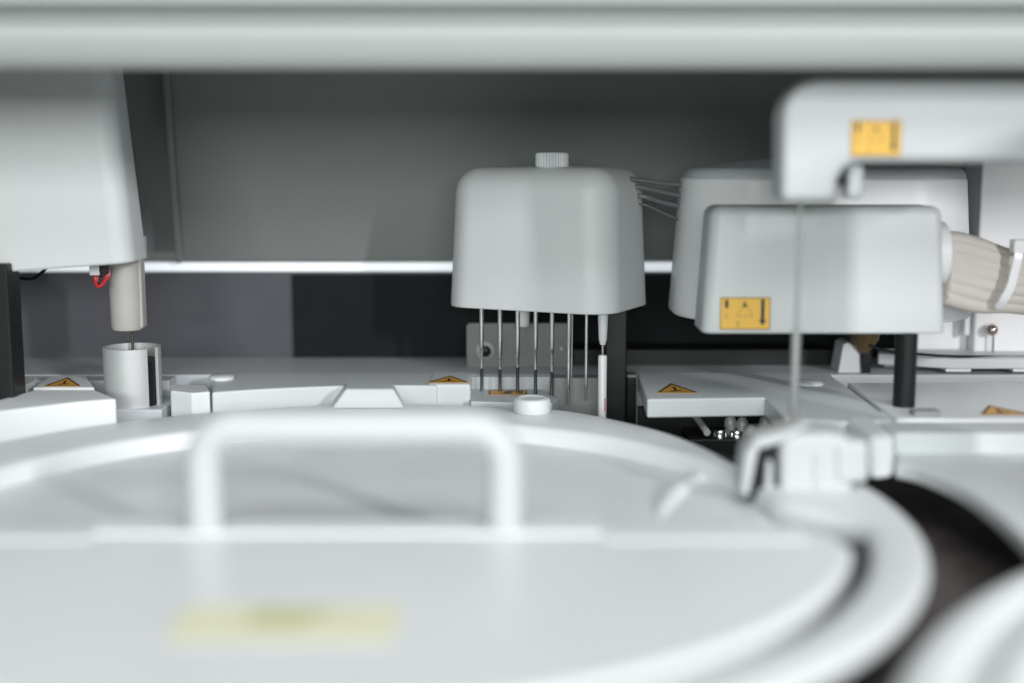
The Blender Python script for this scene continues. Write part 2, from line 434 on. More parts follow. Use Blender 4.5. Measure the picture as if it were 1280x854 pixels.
# trapezoid clip on the ring
t = thing('tray_clip', 'white trapezoid clip on the far rim behind the handle', 'clip', (SX(460, .79), .79, 0))
y0 = G(460, 511, .0).y
bm = bmesh.new()
fr = [(SX(413, y0), y0, 0.0003), (SX(505, y0), y0, .0003), (SX(491, y0 + .006), y0 + .006, SZ(486, y0 + .006)), (SX(431, y0 + .006), y0 + .006, SZ(486, y0 + .006))]
bk = [(SX(415, y0 + .030), y0 + .030, 0.0003), (SX(503, y0 + .030), y0 + .030, .0003), (SX(490, y0 + .03), y0 + .030, fr[2][2]), (SX(432, y0 + .03), y0 + .030, fr[2][2])]
a = [bm.verts.new(v) for v in fr]; b = [bm.verts.new(v) for v in bk]; quad_strip(bm, a, b); bm.faces.new(list(reversed(a))); bm.faces.new(b)
obj('clip_body', bm, 'grey_white', t, bevel=0.0013)
# label block
t = thing('deck_block', 'white deck block with orange hazard triangle left of the needles', 'deck block', (SX(560, .82), .82, -.03))
yb = G(560, 500, .0).y
bm = bmesh.new(); zt2 = SZ(480, yb)
box(bm, (SX(533, yb), yb, -.03), (SX(588, yb), .869, zt2)); obj('block', bm, 'grey_white', t, bevel=0.0022)
triangle_label(t, (SX(560, yb + .006), yb + .004, zt2), (1, 0, 0), (0, 1, 0), .0275, .026)
# lower ledge behind the needles with orange sticker
t = thing('needle_ledge', 'low white ledge under the needles with worn orange sticker', 'deck plate', (SX(640, .83), .83, -.03))
q = [G(588, 503, .0), G(690, 505, .0), G(698, 500, .0), G(672, 484, .0), G(588, 484, .0)]
bm = bmesh.new(); prism(bm, [(p.x, p.y) for p in q], -.03, .0006); obj('ledge', bm, 'deckgrey', t, bevel=0.001)
c = G(635, 491, .0006); f = Flat(c, (1, .0, 0), (0, 1, 0))
bm = bmesh.new(); f.poly(bm, rectpts(.026, .016), .0001, .0003); s = obj('warning_label', bm, 'amber', t)
bm = bmesh.new(); f.frame(bm, rectpts(.0255, .0155), rectpts(.0235, .0135), .00034, .00044); obj('label_border', bm, 'ink', s)
bm = bmesh.new(); f.poly(bm, [(-.004, -.005), (.002, -.005), (.004, .004), (-.001, .004)], .00034, .00044); f.poly(bm, [(.007, -.004), (.010, -.004), (.010, .004), (.007, .004)], .00034, .00044); obj('printed_text', bm, 'ink', s)
# raised pale step behind the ledge
t = tag(obj('deck_step', BM(box, (SX(590, .865), .858, -.03), (SX(722, .865), .8642, SZ(471, .858))), 'deckgrey', bevel=.001), 'pale step rail behind the row of needles', 'deck plate')
# pit surfaces under the head
tag(obj('cuvette_well', BM(box, (SX(690, .85), .842, -.03), (SX(752, .85), .8568, SZ(470, .85))), 'panel', bevel=.001), 'grey well wall beside the black post under the needles', 'well')
# white disc knob on ring
kb = G(665, 517, 0)
bm = bmesh.new(); lathe(bm, (kb.x, kb.y + .004, 0.0002), [(.0112, 0), (.0116, .0012), (.0116, .0072), (.0108, .0086), (.0085, .0092), (.0080, .0088), (.002, .0088)], 48)
tag(obj('rim_knob', bm, 'grey_white'), 'round white disc knob on the tray rim below the needles', 'knob')

# left deck plates
wz = .012
q = [G(-40, 522, wz), G(147, 497, wz), G(120, 487, wz), G(42, 487, wz), G(-40, 508, wz)]
t = thing('deck_plate', 'thick white wedge shaped deck plate at far left', 'deck plate', (SX(60, .78), .78, -.03))
q = [G(-90, 532, wz), G(0, 514, wz), G(100, 502, wz), G(146, 498.5, wz), G(120, 487.5, wz), G(42, 487.5, wz), G(-90, 525, wz)]
bm = bmesh.new(); prism(bm, [(p.x, p.y) for p in q], -.03, wz); obj('plate', bm, 'white', t, bevel=0.0016)
t = thing('label_plate', 'white deck plate carrying orange hazard triangle left of the metal cup', 'deck plate', (SX(80, .84), .84, -.03))
q = [G(41, 484.5, wz), G(118, 484.5, wz), G(108, 470, wz), G(62, 470, wz)]
bm = bmesh.new(); prism(bm, [(p.x, p.y) for p in q], -.03, wz); obj('plate', bm, 'white', t, bevel=0.0008)
o1 = G(78, 483.2, wz); triangle_label(t, (o1.x, o1.y, wz), (1, 0, 0), (-.24, 1, 0), .024, .034)
q = [G(14, 492, wz), G(44, 478, wz), G(47, 473.5, wz), G(34, 473.5, wz), G(14, 484, wz)]
tag(obj('edge_rail', BM(prism, [(p.x, p.y) for p in q], -.03, wz + .001), 'white', bevel=.0012), 'narrow slanted white rail beside the black post at left', 'rail')
q = [G(-30, 482, ZD), G(205, 478, ZD), G(205, 470, ZD), G(-30, 470, ZD)]
struct(obj('left_deck', BM(box, (-.75, .845, -.03), (SX(212, .85), .8645, ZD - .0012)), 'deckgrey', bevel=.001))

# ------------------------------------------------------------------ left dispenser cover, nozzle, cup
t = thing('dispenser_cover', 'big white dispenser cover filling the upper left, above the metal cup', 'cover', (-.36, .82, SZ(335, .77)))
dF = .775
zb = SZ(327, dF + .01); zt_ = .262
hgt = zt_ - zb; xb = SX(176, .785); xt = SX(174, .785)
wid = .30
bm = bmesh.new(); rounded_box(bm, (xb - wid / 2, dF + .021, zb), wid, .042, hgt, .012, .02, .002, tx=(xb - xt) * .95, ty=.004, rot=radians(-1.5))
bmesh.ops.rotate(bm, verts=bm.verts[:], cent=(xb, dF, zb + .003), matrix=Matrix.Rotation(radians(-4.2), 3, 'Y'))
obj('cover', bm, 'head', t, smooth=50)
tab = P(175, 300, .80)
bm = bmesh.new(); box(bm, (tab.x - .003, tab.y, SZ(325, .80)), (tab.x + .0007, tab.y + .012, SZ(296, .80))); obj('clear_tab', bm, 'clear', t, bevel=.0004)
nc = P(159, 400, .826)
noz = thing('wash_nozzle', 'warm grey cylindrical nozzle hanging below the left white cover', 'nozzle', (nc.x, nc.y, SZ(413, .826)))
zn0, zn1 = SZ(412, .826), SZ(326, .826)
bm = bmesh.new(); lathe(bm, (nc.x, nc.y, 0), [(.004, zn0 - .001), (.0070, zn0 - .0009), (.0094, zn0 + .0002), (.0101, zn0 + .002), (.0104, zn0 + .02), (.0104, zn1), (.0104, zn1 + .0035)], 48); obj('sleeve', bm, 'beige', noz)
bm = bmesh.new(); box(bm, (nc.x + .0035, nc.y - .0035, zn0 + .0008), (nc.x + .0112, nc.y + .007, zn1 + .0045)); obj('flat_guide', bm, 'beige', noz, bevel=.0018)
bm = bmesh.new(); lathe(bm, (nc.x - .001, nc.y, 0), [(.0106, zn1 - .004), (.0112, zn1 - .0032), (.0112, zn1 + .004), (.0108, zn1 + .006)], 40); obj('collar', bm, 'beige', noz)
bm = bmesh.new(); px = P(165, 413, .826); tube(bm, [(px.x, nc.y, zn0 + .004), (px.x, nc.y, SZ(455, .826))], .00095, 10); obj('needle', bm, 'green', noz)
# connector and red wire
con = thing('wire_connector', 'small grey and black connector with red wire loop beside the nozzle', 'connector', P(126, 345, .80))
b_ = P(124, 336, .805)
bm = bmesh.new(); box(bm, (SX(117.5, .80), .797, SZ(344, .80)), (SX(130, .80), .803, SZ(328, .80))); obj('plug', bm, 'alu', con, bevel=.0005)
bm = bmesh.new(); box(bm, (SX(131, .80), .797, SZ(343, .80)), (SX(139, .80), .803, SZ(328, .80))); obj('socket', bm, 'black', con, bevel=.0006)
for dx, nm in ((0, 'red'), (3.2, 'red')):
    w = spline([P(120.5 + dx, 341, .804 + dx * .0006), P(119 + dx * .8, 350, .803 + dx * .0006), P(122 + dx * .5, 358, .802 + dx * .0006), P(128 + dx * .4, 355, .803 + dx * .0006), P(133 + dx * .8, 346, .804 + dx * .0006), P(135 + dx * .7, 338, .805 + dx * .0006)], 6)
    bm = bmesh.new(); tube(bm, w, .00100, 8); obj('wire', bm, nm, con)
bm = bmesh.new(); tube(bm, spline([P(127, 341, .806), P(124.5, 350, .8045), P(124, 360, .803)], 5), .0008, 8); obj('wire', bm, 'black', con)
# slotted cup
cc = P(165, 440, .815); CR = .0181
cup = thing('wash_cup', 'slotted aluminium cup standing under the grey nozzle', 'cup', (cc.x, cc.y, -.02))
zc1 = SZ(433, .815); zc0 = -.018
def cup_shell(bm, r0, r1, a0, a1, z0, z1, n=44):
    rs = []
    for k in range(n + 1):
        a_ = a0 + (a1 - a0) * k / n; c_, s_ = cos(a_), sin(a_)
        rs.append([bm.verts.new((cc.x + r * c_, cc.y + r * s_, z)) for r, z in ((r0, z0), (r1, z0), (r1, z1), (r0, z1))])
    for a, b in zip(rs, rs[1:]): quad_strip(bm, a, b)
    bm.faces.new(rs[0]); bm.faces.new(list(reversed(rs[-1])))
# slot on the right front: angles about the cup axis (0 = +x)
s0, s1 = radians(-42), radians(-14)
bm = bmesh.new(); cup_shell(bm, CR - .0020, CR, s1, s0 + 2 * pi, zc0, zc1); obj('wall', bm, 'alu', cup, bevel=.0003, seg=2, smooth=30)
bm = bmesh.new(); lathe(bm, (cc.x, cc.y, 0), [(CR - .0022, zc0), (CR - .0022, zc1 - .0085), (.002, zc1 - .0085)], 40); obj('drain_and_shade', bm, 'black', cup)  # black drain raised up the cup as painted shade behind the slot
bm = bmesh.new(); box(bm, (SX(152.5, .83), cc.y + CR - .0034, zc1 - .008), (SX(154, .83), cc.y + CR - .0024, zc1 - .0012)); obj('rear_slit', bm, 'black', cup)
# deck below the cup
t = tag(obj('cup_base', BM(box, (SX(120, .82), .795, -.03), (SX(212, .82), .8448, -.0012)), 'deckgrey', bevel=.001), 'low grey deck piece around the foot of the metal cup', 'deck plate')
# black post
tag(obj('support_post', BM(box, (SX(-30, .765), .765, -.02), (SX(13.5, .765), .785, SZ(330, .765))), 'black', bevel=.001), 'black square post at the left picture edge', 'post')
bm = bmesh.new(); tube(bm, spline([P(2, 343, .86), P(20, 347, .86), P(38, 349, .86), P(48, 344, .86), P(58, 335, .86)], 6), .0011, 8)
tag(obj('loose_cable', bm, 'black'), 'thin dark cable sagging under the left white cover', 'cable')

# ------------------------------------------------------------------ dispensing head in the middle
rotH = radians(-25.6)
foot = P(755, 395, .806)                          # nearest lower corner
hw, hd = .121, .084
ux = Vector((cos(rotH), sin(rotH), 0)); uy = Vector((-sin(rotH), cos(rotH), 0))
zb = SZ(391.5, .815); cen = Vector((foot.x, foot.y, 0)) - ux * (hw / 2 - .006) + uy * (hd / 2 - .006)
zt = SZ(209, .84)
head = thing('dispensing_head', 'white rounded head with seven needles and ribbed knob, centre', 'dispensing head', (cen.x, cen.y, zb))
bm = bmesh.new(); rounded_box(bm, (cen.x, cen.y, zb), hw, hd, zt - zb, .020, .016, .0012, tx=.0038, ty=.003, rot=rotH, crown=.0012, n=12, nz=8)
obj('housing', bm, 'head', head, smooth=60)
# ribbed thumb knob
kp = P(690, 200, .842); bm = bmesh.new(); nK = 72
zk0, zk1 = zt - .0005, SZ(191, .842)
rk = .0108
rings = []
for r, z, rib in ((rk - .0012, zk0, 0), (rk, zk0 + .001, 1), (rk, zk1 - .001, 1), (rk - .0008, zk1, 0)):
    rings.append([bm.verts.new((kp.x + (r - (.0007 if (k % 2 and rib) else 0)) * cos(2 * pi * k / nK), kp.y + (r - (.0007 if (k % 2 and rib) else 0)) * sin(2 * pi * k / nK), z)) for k in range(nK)])
for a, b in zip(rings, rings[1:]): quad_strip(bm, a, b)
bm.faces.new(list(reversed(rings[0]))); bm.faces.new(rings[-1])
obj('thumb_knob', bm, 'grey_white', head, smooth=20)
# needles in a row along the front face
row0 = P(602, 389, .852)
for i, (px, ys, yt_, thin) in enumerate(((602, 437, 501, 0), (625, 450, 502, 0), (647, 450, 500, 0), (669.5, 440, 503, 0), (690, 440, 506, 0), (711, 0, 506, 1), (733, 0, 501, 1))):
    dd = .852 - i * .0040
    x = SX(px, dd); y = dd
    top = zb + .006
    xt_ = x
    zt2 = SZ(yt_, dd)
    if not thin:
        zs = SZ(ys, dd)
        bm = bmesh.new(); tube(bm, [(xt_, y, top), (x, y, zs + .002), (x, y, zs + .0006), (x, y, zs), (x, y, zs - .0012), (x, y, zt2 + .022)], [.00165, .00155, .0011, .00145, .00105, .00105], 12); nd_ = obj('needle', bm, 'steel', head)
        bm = bmesh.new(); tube(bm, [(x, y, zt2 + .0222), (x, y, zt2 + .004), (x, y, zt2 + .003), (x, y, zt2)], [.00112, .00118, .0016, .0015], 12); obj('tip', bm, 'darktip', nd_)  # black tip, lengthened upward to paint the dark reflection in the steel
    else:
        bm = bmesh.new(); tube(bm, [(x, y, top), (x, y, zt2 + .010)], [.00115, .0010], 12); nd_ = obj('needle', bm, 'steel', head)
        bm = bmesh.new(); tube(bm, [(x, y, zt2 + .0102), (x, y, zt2)], [.00105, .0009], 12); obj('tip', bm, 'dull_steel', nd_)
        if i == 5:
            bm = bmesh.new(); tube(bm, [(x + .0022, y + .001, top), (x + .0022, y + .001, zt2 + .018)], .0006, 8); obj('guide_wire', bm, 'steel', nd_)
# sampling tip with white tube
dd = .823; x = SX(753.5, dd)
bm = bmesh.new(); lathe(bm, (x, dd, 0), [(.0030, zb + .004), (.0033, SZ(398, dd)), (.0027, SZ(424, dd)), (.0019, SZ(430, dd)), (.0018, SZ(431, dd))], 20); nz_ = obj('sample_nozzle', bm, 'grey_white', head)
bm = bmesh.new(); tube(bm, [(x, dd, SZ(430, dd)), (x, dd, SZ(450, dd))], .0009, 10); obj('pin', bm, 'copper', nz_)
ct = thing('sample_tube', 'slim white tube standing under the nozzle beside the black post', 'tube', (x, dd, -.02))
bm = bmesh.new(); lathe(bm, (x, dd, 0), [(.0028, -.02), (.0029, SZ(446, dd)), (.0024, SZ(444, dd)), (.0012, SZ(444, dd))], 20); tb = obj('tube_body', bm, 'tie', ct)
bm = bmesh.new(); box(bm, (x + .0013, dd - .0030, SZ(513, dd)), (x + .0019, dd - .0024, SZ(497, dd))); obj('red_mark', bm, 'red', ct)

# ------------------------------------------------------------------ bracket, posts behind the head
br = thing('metal_bracket', 'dark grey metal bracket plate with bolts behind the needles', 'bracket', (SX(646, .9), .9, ZD))
x0, x1, z0, z1 = SX(583, .9), SX(712, .9), SZ(468, .9), SZ(404, .9)
f = Flat(((x0 + x1) / 2, .9, (z0 + z1) / 2), (1, 0, 0), (0, 0, 1))
bm = bmesh.new(); f.poly(bm, rrect((x1 - x0) / 2, (z1 - z0) / 2, .003, 5), -.003, 0); obj('plate', bm, 'dull_steel', br, bevel=.0005)
def knobY(bm, c, prof, n=24):                     # lathe about Y (towards the viewer)
    c = Vector(c); rs = []
    for r, h in prof: rs.append([bm.verts.new(c + Vector((r * cos(2 * pi * k / n), -h, r * sin(2 * pi * k / n)))) for k in range(n)])
    for a, b in zip(rs, rs[1:]): quad_strip(bm, a, b)
    bm.faces.new(rs[0]); bm.faces.new(list(reversed(rs[-1])))
p = P(607, 438, .9)
bm = bmesh.new(); knobY(bm, p, [(.0066, 0), (.0066, .002), (.005, .0028), (.0048, .0024)]); w_ = obj('bolt', bm, 'alu', br)
bm = bmesh.new(); knobY(bm, p, [(.0040, .0025), (.0040, .006), (.0032, .0066)]); obj('bolt_head', bm, 'black', w_)
p = P(702, 436, .9)
bm = bmesh.new(); knobY(bm, p, [(.0026, 0), (.0026, .001), (.0016, .0024), (.0004, .0028)]); obj('screw', bm, 'alu', br)
p = P(712, 445, .9)
bm = bmesh.new(); box(bm, (SX(583, .9), .9005, SZ(478, .9)), (SX(714, .9), .91, SZ(466, .9))); obj('foot', bm, 'dull_steel', br, bevel=.0006)
p = P(654.5, 400, .875)
bm = bmesh.new(); lathe(bm, (p.x, p.y, 0), [(.0034, SZ(408, .875)), (.0040, SZ(406.5, .875)), (.0042, SZ(380, .875)), (.0042, SZ(360, .875))], 24)
obj('drain_sleeve', bm, 'bright', head)
tag(obj('black_column', BM(box, (SX(757, .845), .845, -.03), (SX(783, .85), .868, SZ(380, .85))), 'black', bevel=.0012), 'black square column behind the white sample tube', 'post')
t = thing('column_box', 'dark box with grey rim right of the black column', 'box', (SX(790, .86), .86, -.03))
bm = bmesh.new(); box(bm, (SX(784, .855), .855, -.03), (SX(796, .855), .8685, SZ(470, .855))); obj('case', bm, 'black', t, bevel=.0008)
bm = bmesh.new(); box(bm, (SX(784, .855), .8545, SZ(472.5, .855)), (SX(797, .855), .8686, SZ(468.5, .855))); obj('cap', bm, 'dull_steel', t, bevel=.0006)
# dark recess wall behind
struct(obj('dark_recess', BM(box, (SX(716, .91), .905, -.02), (SX(1040, .91), .940, SZ(437, .905))), 'black', bevel=.001))

# tubes from the head to the rear right head
tb = thing('tube_bundle', 'four smoky tubes between the centre head and round cover', 'tubing', P(828, 250, .85))
for k, (ya, yb_, yc) in enumerate(((226, 229, 231), (235, 240, 246), (246, 253, 259), (256, 266, 277))):
    bm = bmesh.new(); tube(bm, spline([P(788, ya - 2, .845 + .004 * k), P(806, ya, .85), P(828, yb_, .853), P(856, yc, .855), P(876, yc + 3, .858)], 5), .0017 if k < 3 else .0007, 10); obj('tube', bm, 'darktube', tb)

# ------------------------------------------------------------------ right hand heads
rc_ = thing('round_head_cover', 'tall white round cornered head cover behind the boxy labelled head', 'head cover', (SX(1025, .85), .86, SZ(403, .80)))
xa, xb = SX(842, .835), SX(1214, .835); zb = SZ(404, .80); zt = SZ(222, .80)
bm = bmesh.new(); rounded_box(bm, ((xa + xb) / 2, .855, zb), xb - xa, .12, zt - zb, .050, .0028, .003, tx=.006, ty=.004, crown=0.0, n=14)
obj('housing', bm, 'bright', rc_, smooth=45)
bm = bmesh.new(); rounded_box(bm, ((xa + xb) / 2, .855, zt - .002), xb - xa - .014, .108, .008, .046, .007, .0005, crown=.007, n=14)
obj('dome_top', bm, 'deckgrey', rc_, smooth=60)
# boxy head with label
dB = .735
bx = thing('boxy_head', 'boxy white head with yellow arrow label at lower left, at right', 'dispensing head', (SX(1026, dB), dB + .04, SZ(418, dB)))
xa, xb = SX(878, dB), SX(1183, dB); zb = SZ(417.5, dB); zt = SZ(257.5, dB + .006)
bm = bmesh.new(); rounded_box(bm, ((xa + xb) / 2, dB + .020, zb), xb - xa, .040, zt - zb, .007, .006, .0015, tx=.0042, ty=.002, n=10)
obj('housing', bm, 'box', bx, smooth=50)
sl = Vector((0, .002, zt - zb)).normalized()
lc = P(931.5, 392, dB); k = (lc.z - zb) / (zt - zb)
arrow_label(bx, (lc.x, dB + .002 * k - .0001, lc.z), (1, 0, 0), sl, .0292, .0188)
# hose socket on its right side
p = P(1183, 330, .755); bm = bmesh.new()
tube(bm, [(p.x - .006, .768, SZ(318, .76)), (p.x + .0012, .768, SZ(318, .76)), (p.x + .0026, .768, SZ(318, .76))], [.019, .019, .0165], 28); obj('hose_socket', bm, 'white', bx)

# probe arm in front
dA = .645
arm = thing('probe_arm', 'large blurred white arm with yellow sticker and thin vertical probe', 'arm', (SX(1003, dA), dA + .025, SZ(253, dA)))
def A(x, y): return P(x, y, dA)
def arcs(cx, cy, r, t0, t1, n=8, ry=None): return [(cx + r * cos(radians(t0 + (t1 - t0) * k / n)), cy - (ry or r) * sin(radians(t0 + (t1 - t0) * k / n))) for k in range(n + 1)]
outl = [(1048, 254), (977, 254)] + arcs(1032, 150, 55, 180, 90, 12) + [(1345, 95), (1345, 204)] + arcs(1078, 234, 30, 90, 180, 8)
A3 = [P(x, y, dA) for x, y in outl]
bm = bmesh.new(); slab(bm, [(p.x, dA, p.z) for p in A3], (0, .028, 0)); obj('beam', bm, 'arm', arm, bevel=.005, seg=5)
p = P(1095, 173, dA); arrow_label(arm, (p.x, dA - .0001, p.z), (1, 0, 0), (0, 0, 1), .0252, .0178)
p = P(1052, 226, dA + .01)
bm = bmesh.new(); tube(bm, [(p.x, dA + .006, p.z), (p.x, dA + .024, p.z)], .0024, 12); obj('pivot_pin', bm, 'black', arm)
bm = bmesh.new(); box(bm, (SX(1047, dA + .02), dA + .012, SZ(250, dA)), (SX(1068, dA + .02), dA + .027, SZ(204, dA))); obj('pivot_block', bm, 'deckgrey', arm, bevel=.003)
dP = dA + .012; x = SX(995, dP)
bm = bmesh.new(); tube(bm, [(x, dP, SZ(250, dP)), (x, dP, SZ(405, dP)), (x, dP, SZ(420, dP)), (x, dP, SZ(528, dP))], [.0012, .0012, .0024, .0022], 16); obj('probe', bm, 'probe', arm)

# right side housing, window, ball screw, plates
hs = thing('side_housing', 'flat white housing behind the hose bundle at the right edge', 'housing', (SX(1260, .92), .92, SZ(440, .89)))
dH = .90
bm = bmesh.new(); box(bm, (SX(1217, dH), dH, SZ(444, dH)), (SX(1420, dH), dH + .04, SZ(110, dH))); obj('panel', bm, 'bright', hs, bevel=.002)
bm = bmesh.new(); box(bm, (SX(1140, dH), dH + .012, SZ(444, dH)), (SX(1216.5, dH), dH + .040, SZ(398, dH))); obj('lower_panel', bm, 'bright', hs, bevel=.001)
bm = bmesh.new(); box(bm, (SX(1206, dH), dH + .002, SZ(420, dH)), (SX(1213, dH), dH + .0118, SZ(300, dH))); obj('edge_strip', bm, 'tie', hs, bevel=.0008)
bm = bmesh.new(); box(bm, (SX(1150, dH), dH + .014, SZ(397.5, dH)), (SX(1205.5, dH), dH + .03, SZ(280, dH))); obj('dark_window', bm, 'black', hs, bevel=.0008)
sp_ = P(1236, 411, dH)
bs = thing('ball_screw', 'small shiny ball headed pin with thin stem on white housing', 'pin', (sp_.x, dH - .006, SZ(444, dH)))
bm = bmesh.new(); bmesh.ops.create_uvsphere(bm, u_segments=24, v_segments=16, radius=.0042); bmesh.ops.translate(bm, verts=bm.verts[:], vec=(sp_.x, dH - .006, sp_.z)); obj('ball', bm, 'copper', bs)
bm = bmesh.new(); tube(bm, [(sp_.x + .0012, dH - .0055, sp_.z), (sp_.x + .0018, dH - .0055, SZ(444, dH))], .0007, 8); obj('stem', bm, 'dull_steel', bs)
bm = bmesh.new(); tube(bm, [(sp_.x, dH - .006, sp_.z), (sp_.x, dH + .001, sp_.z)], .002, 10); obj('mount', bm, 'steel', bs)
# tubing ribbon
rb = thing('hose_bundle', 'beige flat bundle of milky hoses leaving the boxy head at right', 'hoses', P(1230, 340, .79))
NH = 13
for k in range(NH):
    q = k / (NH - 1)
    pa = [P(1178, 296 + 72 * q, .765), P(1196, 296 + 78 * q, .770), P(1225, 304 + 76 * q, .775), P(1262, 318 + 62 * q, .775), P(1300, 322 + 64 * q, .77), P(1360, 322 + 84 * q, .76)]
    pa = [p + Vector((0, .004 * sin(q * pi) * -1 + (0.0006 if k % 2 else 0), 0)) for p in pa]
    bm = bmesh.new(); tube(bm, spline(pa, 6), .0032 if k == 0 else .0058, 18); obj('hose', bm, 'clear' if k == 0 else 'milky', rb)
tp = spline([P(1275, 300, .764), P(1274, 316, .760), P(1270, 335, .759), P(1264, 358, .759), P(1255, 375, .761), P(1248, 386, .766)], 6)
bm = bmesh.new()
rs = []
for i, p in enumerate(tp):
    t_ = (tp[min(i + 1, len(tp) - 1)] - tp[max(i - 1, 0)]).normalized(); sd = t_.cross(Vector((0, 1, 0))).normalized() * .0026
    rs.append([bm.verts.new(p + sd), bm.verts.new(p - sd), bm.verts.new(p - sd + Vector((0, .0014, 0))), bm.verts.new(p + sd + Vector((0, .0014, 0)))])
for a, b in zip(rs, rs[1:]): quad_strip(bm, a, b)
bm.faces.new(rs[0]); bm.faces.new(list(reversed(rs[-1])))
tt = tag(obj('cable_tie', bm, 'tie', bevel=.0004), 'white cable tie around the beige hose bundle', 'cable tie')
p = P(1273, 308, .764); 
bm = bmesh.new(); box(bm, (p.x - .0042, p.y - .004, p.z - .004), (p.x + .0042, p.y + .004, p.z + .004)); o_ = obj('lock', bm, 'tie', tt, bevel=.001)

# shelf plate below the housing
dS = .865
sh = thing('shelf_plate', 'thin white shelf plate with two feet under the housing at right', 'shelf', (SX(1200, dS), dS, ZD))
q = [P(1100, 440, .90), P(1105, 436, .91)]
zs = SZ(447, dS + .004)
bm = bmesh.new(); prism(bm, [(SX(1192, dS), dS), (SX(1420, dS), dS), (SX(1420, dS), .91), (SX(1098, .91), .91), (SX(1098, .885), .885)], zs - .0075, zs); obj('plate', bm, 'white', sh, bevel=.0014)
for a, b in ((1184, 1216), (1268, 1310)):
    bm = bmesh.new(); box(bm, (SX(a, dS + .002), dS + .002, zs - .0098), (SX(b, dS + .002), dS + .02, zs - .0076)); obj('foot', bm, 'tie', sh, bevel=.0006)
bm = bmesh.new(); box(bm, (SX(1100, .905), .892, ZD), (SX(1200, .905), .909, zs - .0076)); obj('web', bm, 'grey_white', sh, bevel=.001)
bm = bmesh.new(); box(bm, (SX(1200.5, .905), .896, ZD), (SX(1420, .905), .909, zs - .0076)); obj('web', bm, 'dull_steel', sh, bevel=.001)
bm = bmesh.new(); tube(bm, spline([P(1083, 428, .868), P(1100, 437, .866), P(1130, 441, .864), P(1180, 445, .863), P(1240, 446, .875), P(1300, 446, .875)], 6), .0009, 8)
tag(obj('thin_cable', bm, 'black'), 'thin black cable lying along the white shelf plate', 'cable')
# funnel + black rod left of it
fn = thing('dark_funnel', 'small brown funnel over a tapering black blade', 'funnel', P(1083, 430, .875))
dF_ = .875; x = SX(1080, dF_)
bm = bmesh.new(); lathe(bm, (x, dF_, 0), [(.0035, SZ(441, dF_)), (.006, SZ(434, dF_)), (.010, SZ(424, dF_)), (.0105, SZ(405, dF_))], 24); obj('cone', bm, 'brown', fn)
bm = bmesh.new(); slab(bm, [P(1077.5, 438, dF_ - .003), P(1089.5, 438, dF_ - .003), P(1087.5, 488, dF_ - .003), P(1080, 488, dF_ - .003)], (0, .003, 0)); obj('blade', bm, 'black', fn, bevel=.0006)
# white gusset to the left
gz = .875
bm = bmesh.new(); slab(bm, [P(1047, 468, gz), P(1069, 482, gz), P(1077, 482, gz), P(1076, 440, gz), P(1063, 428, gz), P(1054, 430, gz)], (0, .022, 0))
tag(obj('gusset', bm, 'grey_white', bevel=.0012), 'slanted white gusset left of the black blade', 'bracket')
# large black post
dK = .741
bm = bmesh.new(); x = SX(1133, dK); tube(bm, [(x, dK, -.02), (x, dK, SZ(417.5, .735) - .0003)], .0064, 28)
tag(obj('black_rod', bm, 'black'), 'thick round black rod below the boxy head', 'rod')
# ------------------------------------------------------------------ right deck plates
zr = ZD + .001
rp = thing('deck_plate', 'white deck plate with notched front and hazard triangle, right of centre', 'deck plate', (SX(900, .85), .85, -.03))
q = [G(809, 499, zr), G(956, 497, zr), G(981, 521, zr), G(1050, 527, zr), G(1114, 525, zr), G(1054, 479.5, zr), G(1040, 470, zr), G(1040, 465.5, zr), G(797, 465.5, zr)]
bm = bmesh.new(); prism(bm, [(p.x, p.y) for p in q], zr - .0118, zr); obj('plate', bm, 'grey_white', rp, bevel=0.0013)
o1 = G(847, 491.5, zr); triangle_label(rp, (o1.x, o1.y, zr), (1, 0, 0), (0, 1, 0), .0262, .034)
struct(obj('right_deck', BM(box, (SX(797, .87), .8655, -.03), (.55, .9048, ZD - .0012)), 'deckgrey', bevel=.001))
bm = bmesh.new(); c = G(1011, 480, zr); lathe(bm, (c.x, c.y, zr), [(.009, 0), (.0094, .0006), (.008, .0016), (.003, .0018)], 32); obj('button', bm, 'white', rp)
r2 = thing('deck_plate', 'white deck plate with orange triangle at the right edge', 'deck plate', (SX(1200, .82), .82, -.03))
q = [G(1059, 479.5, zr), G(1120, 525, zr), G(1420, 525, zr), G(1420, 478, zr)]
bm = bmesh.new(); prism(bm, [(p.x, p.y) for p in q], -.006, zr + .0005); obj('plate', bm, 'white', r2, bevel=0.0013)
o1 = G(1258, 520, zr); triangle_label(r2, (o1.x, o1.y, zr + .0005), (1, 0, 0), (0, 1, 0), .030, .028)
bm = bmesh.new(); c = G(1148, 520, zr); box(bm, (c.x - .004, c.y - .004, zr), (c.x + .012, c.y + .006, zr + .0035)); obj('stop_block', bm, 'panel', r2, bevel=.0014)
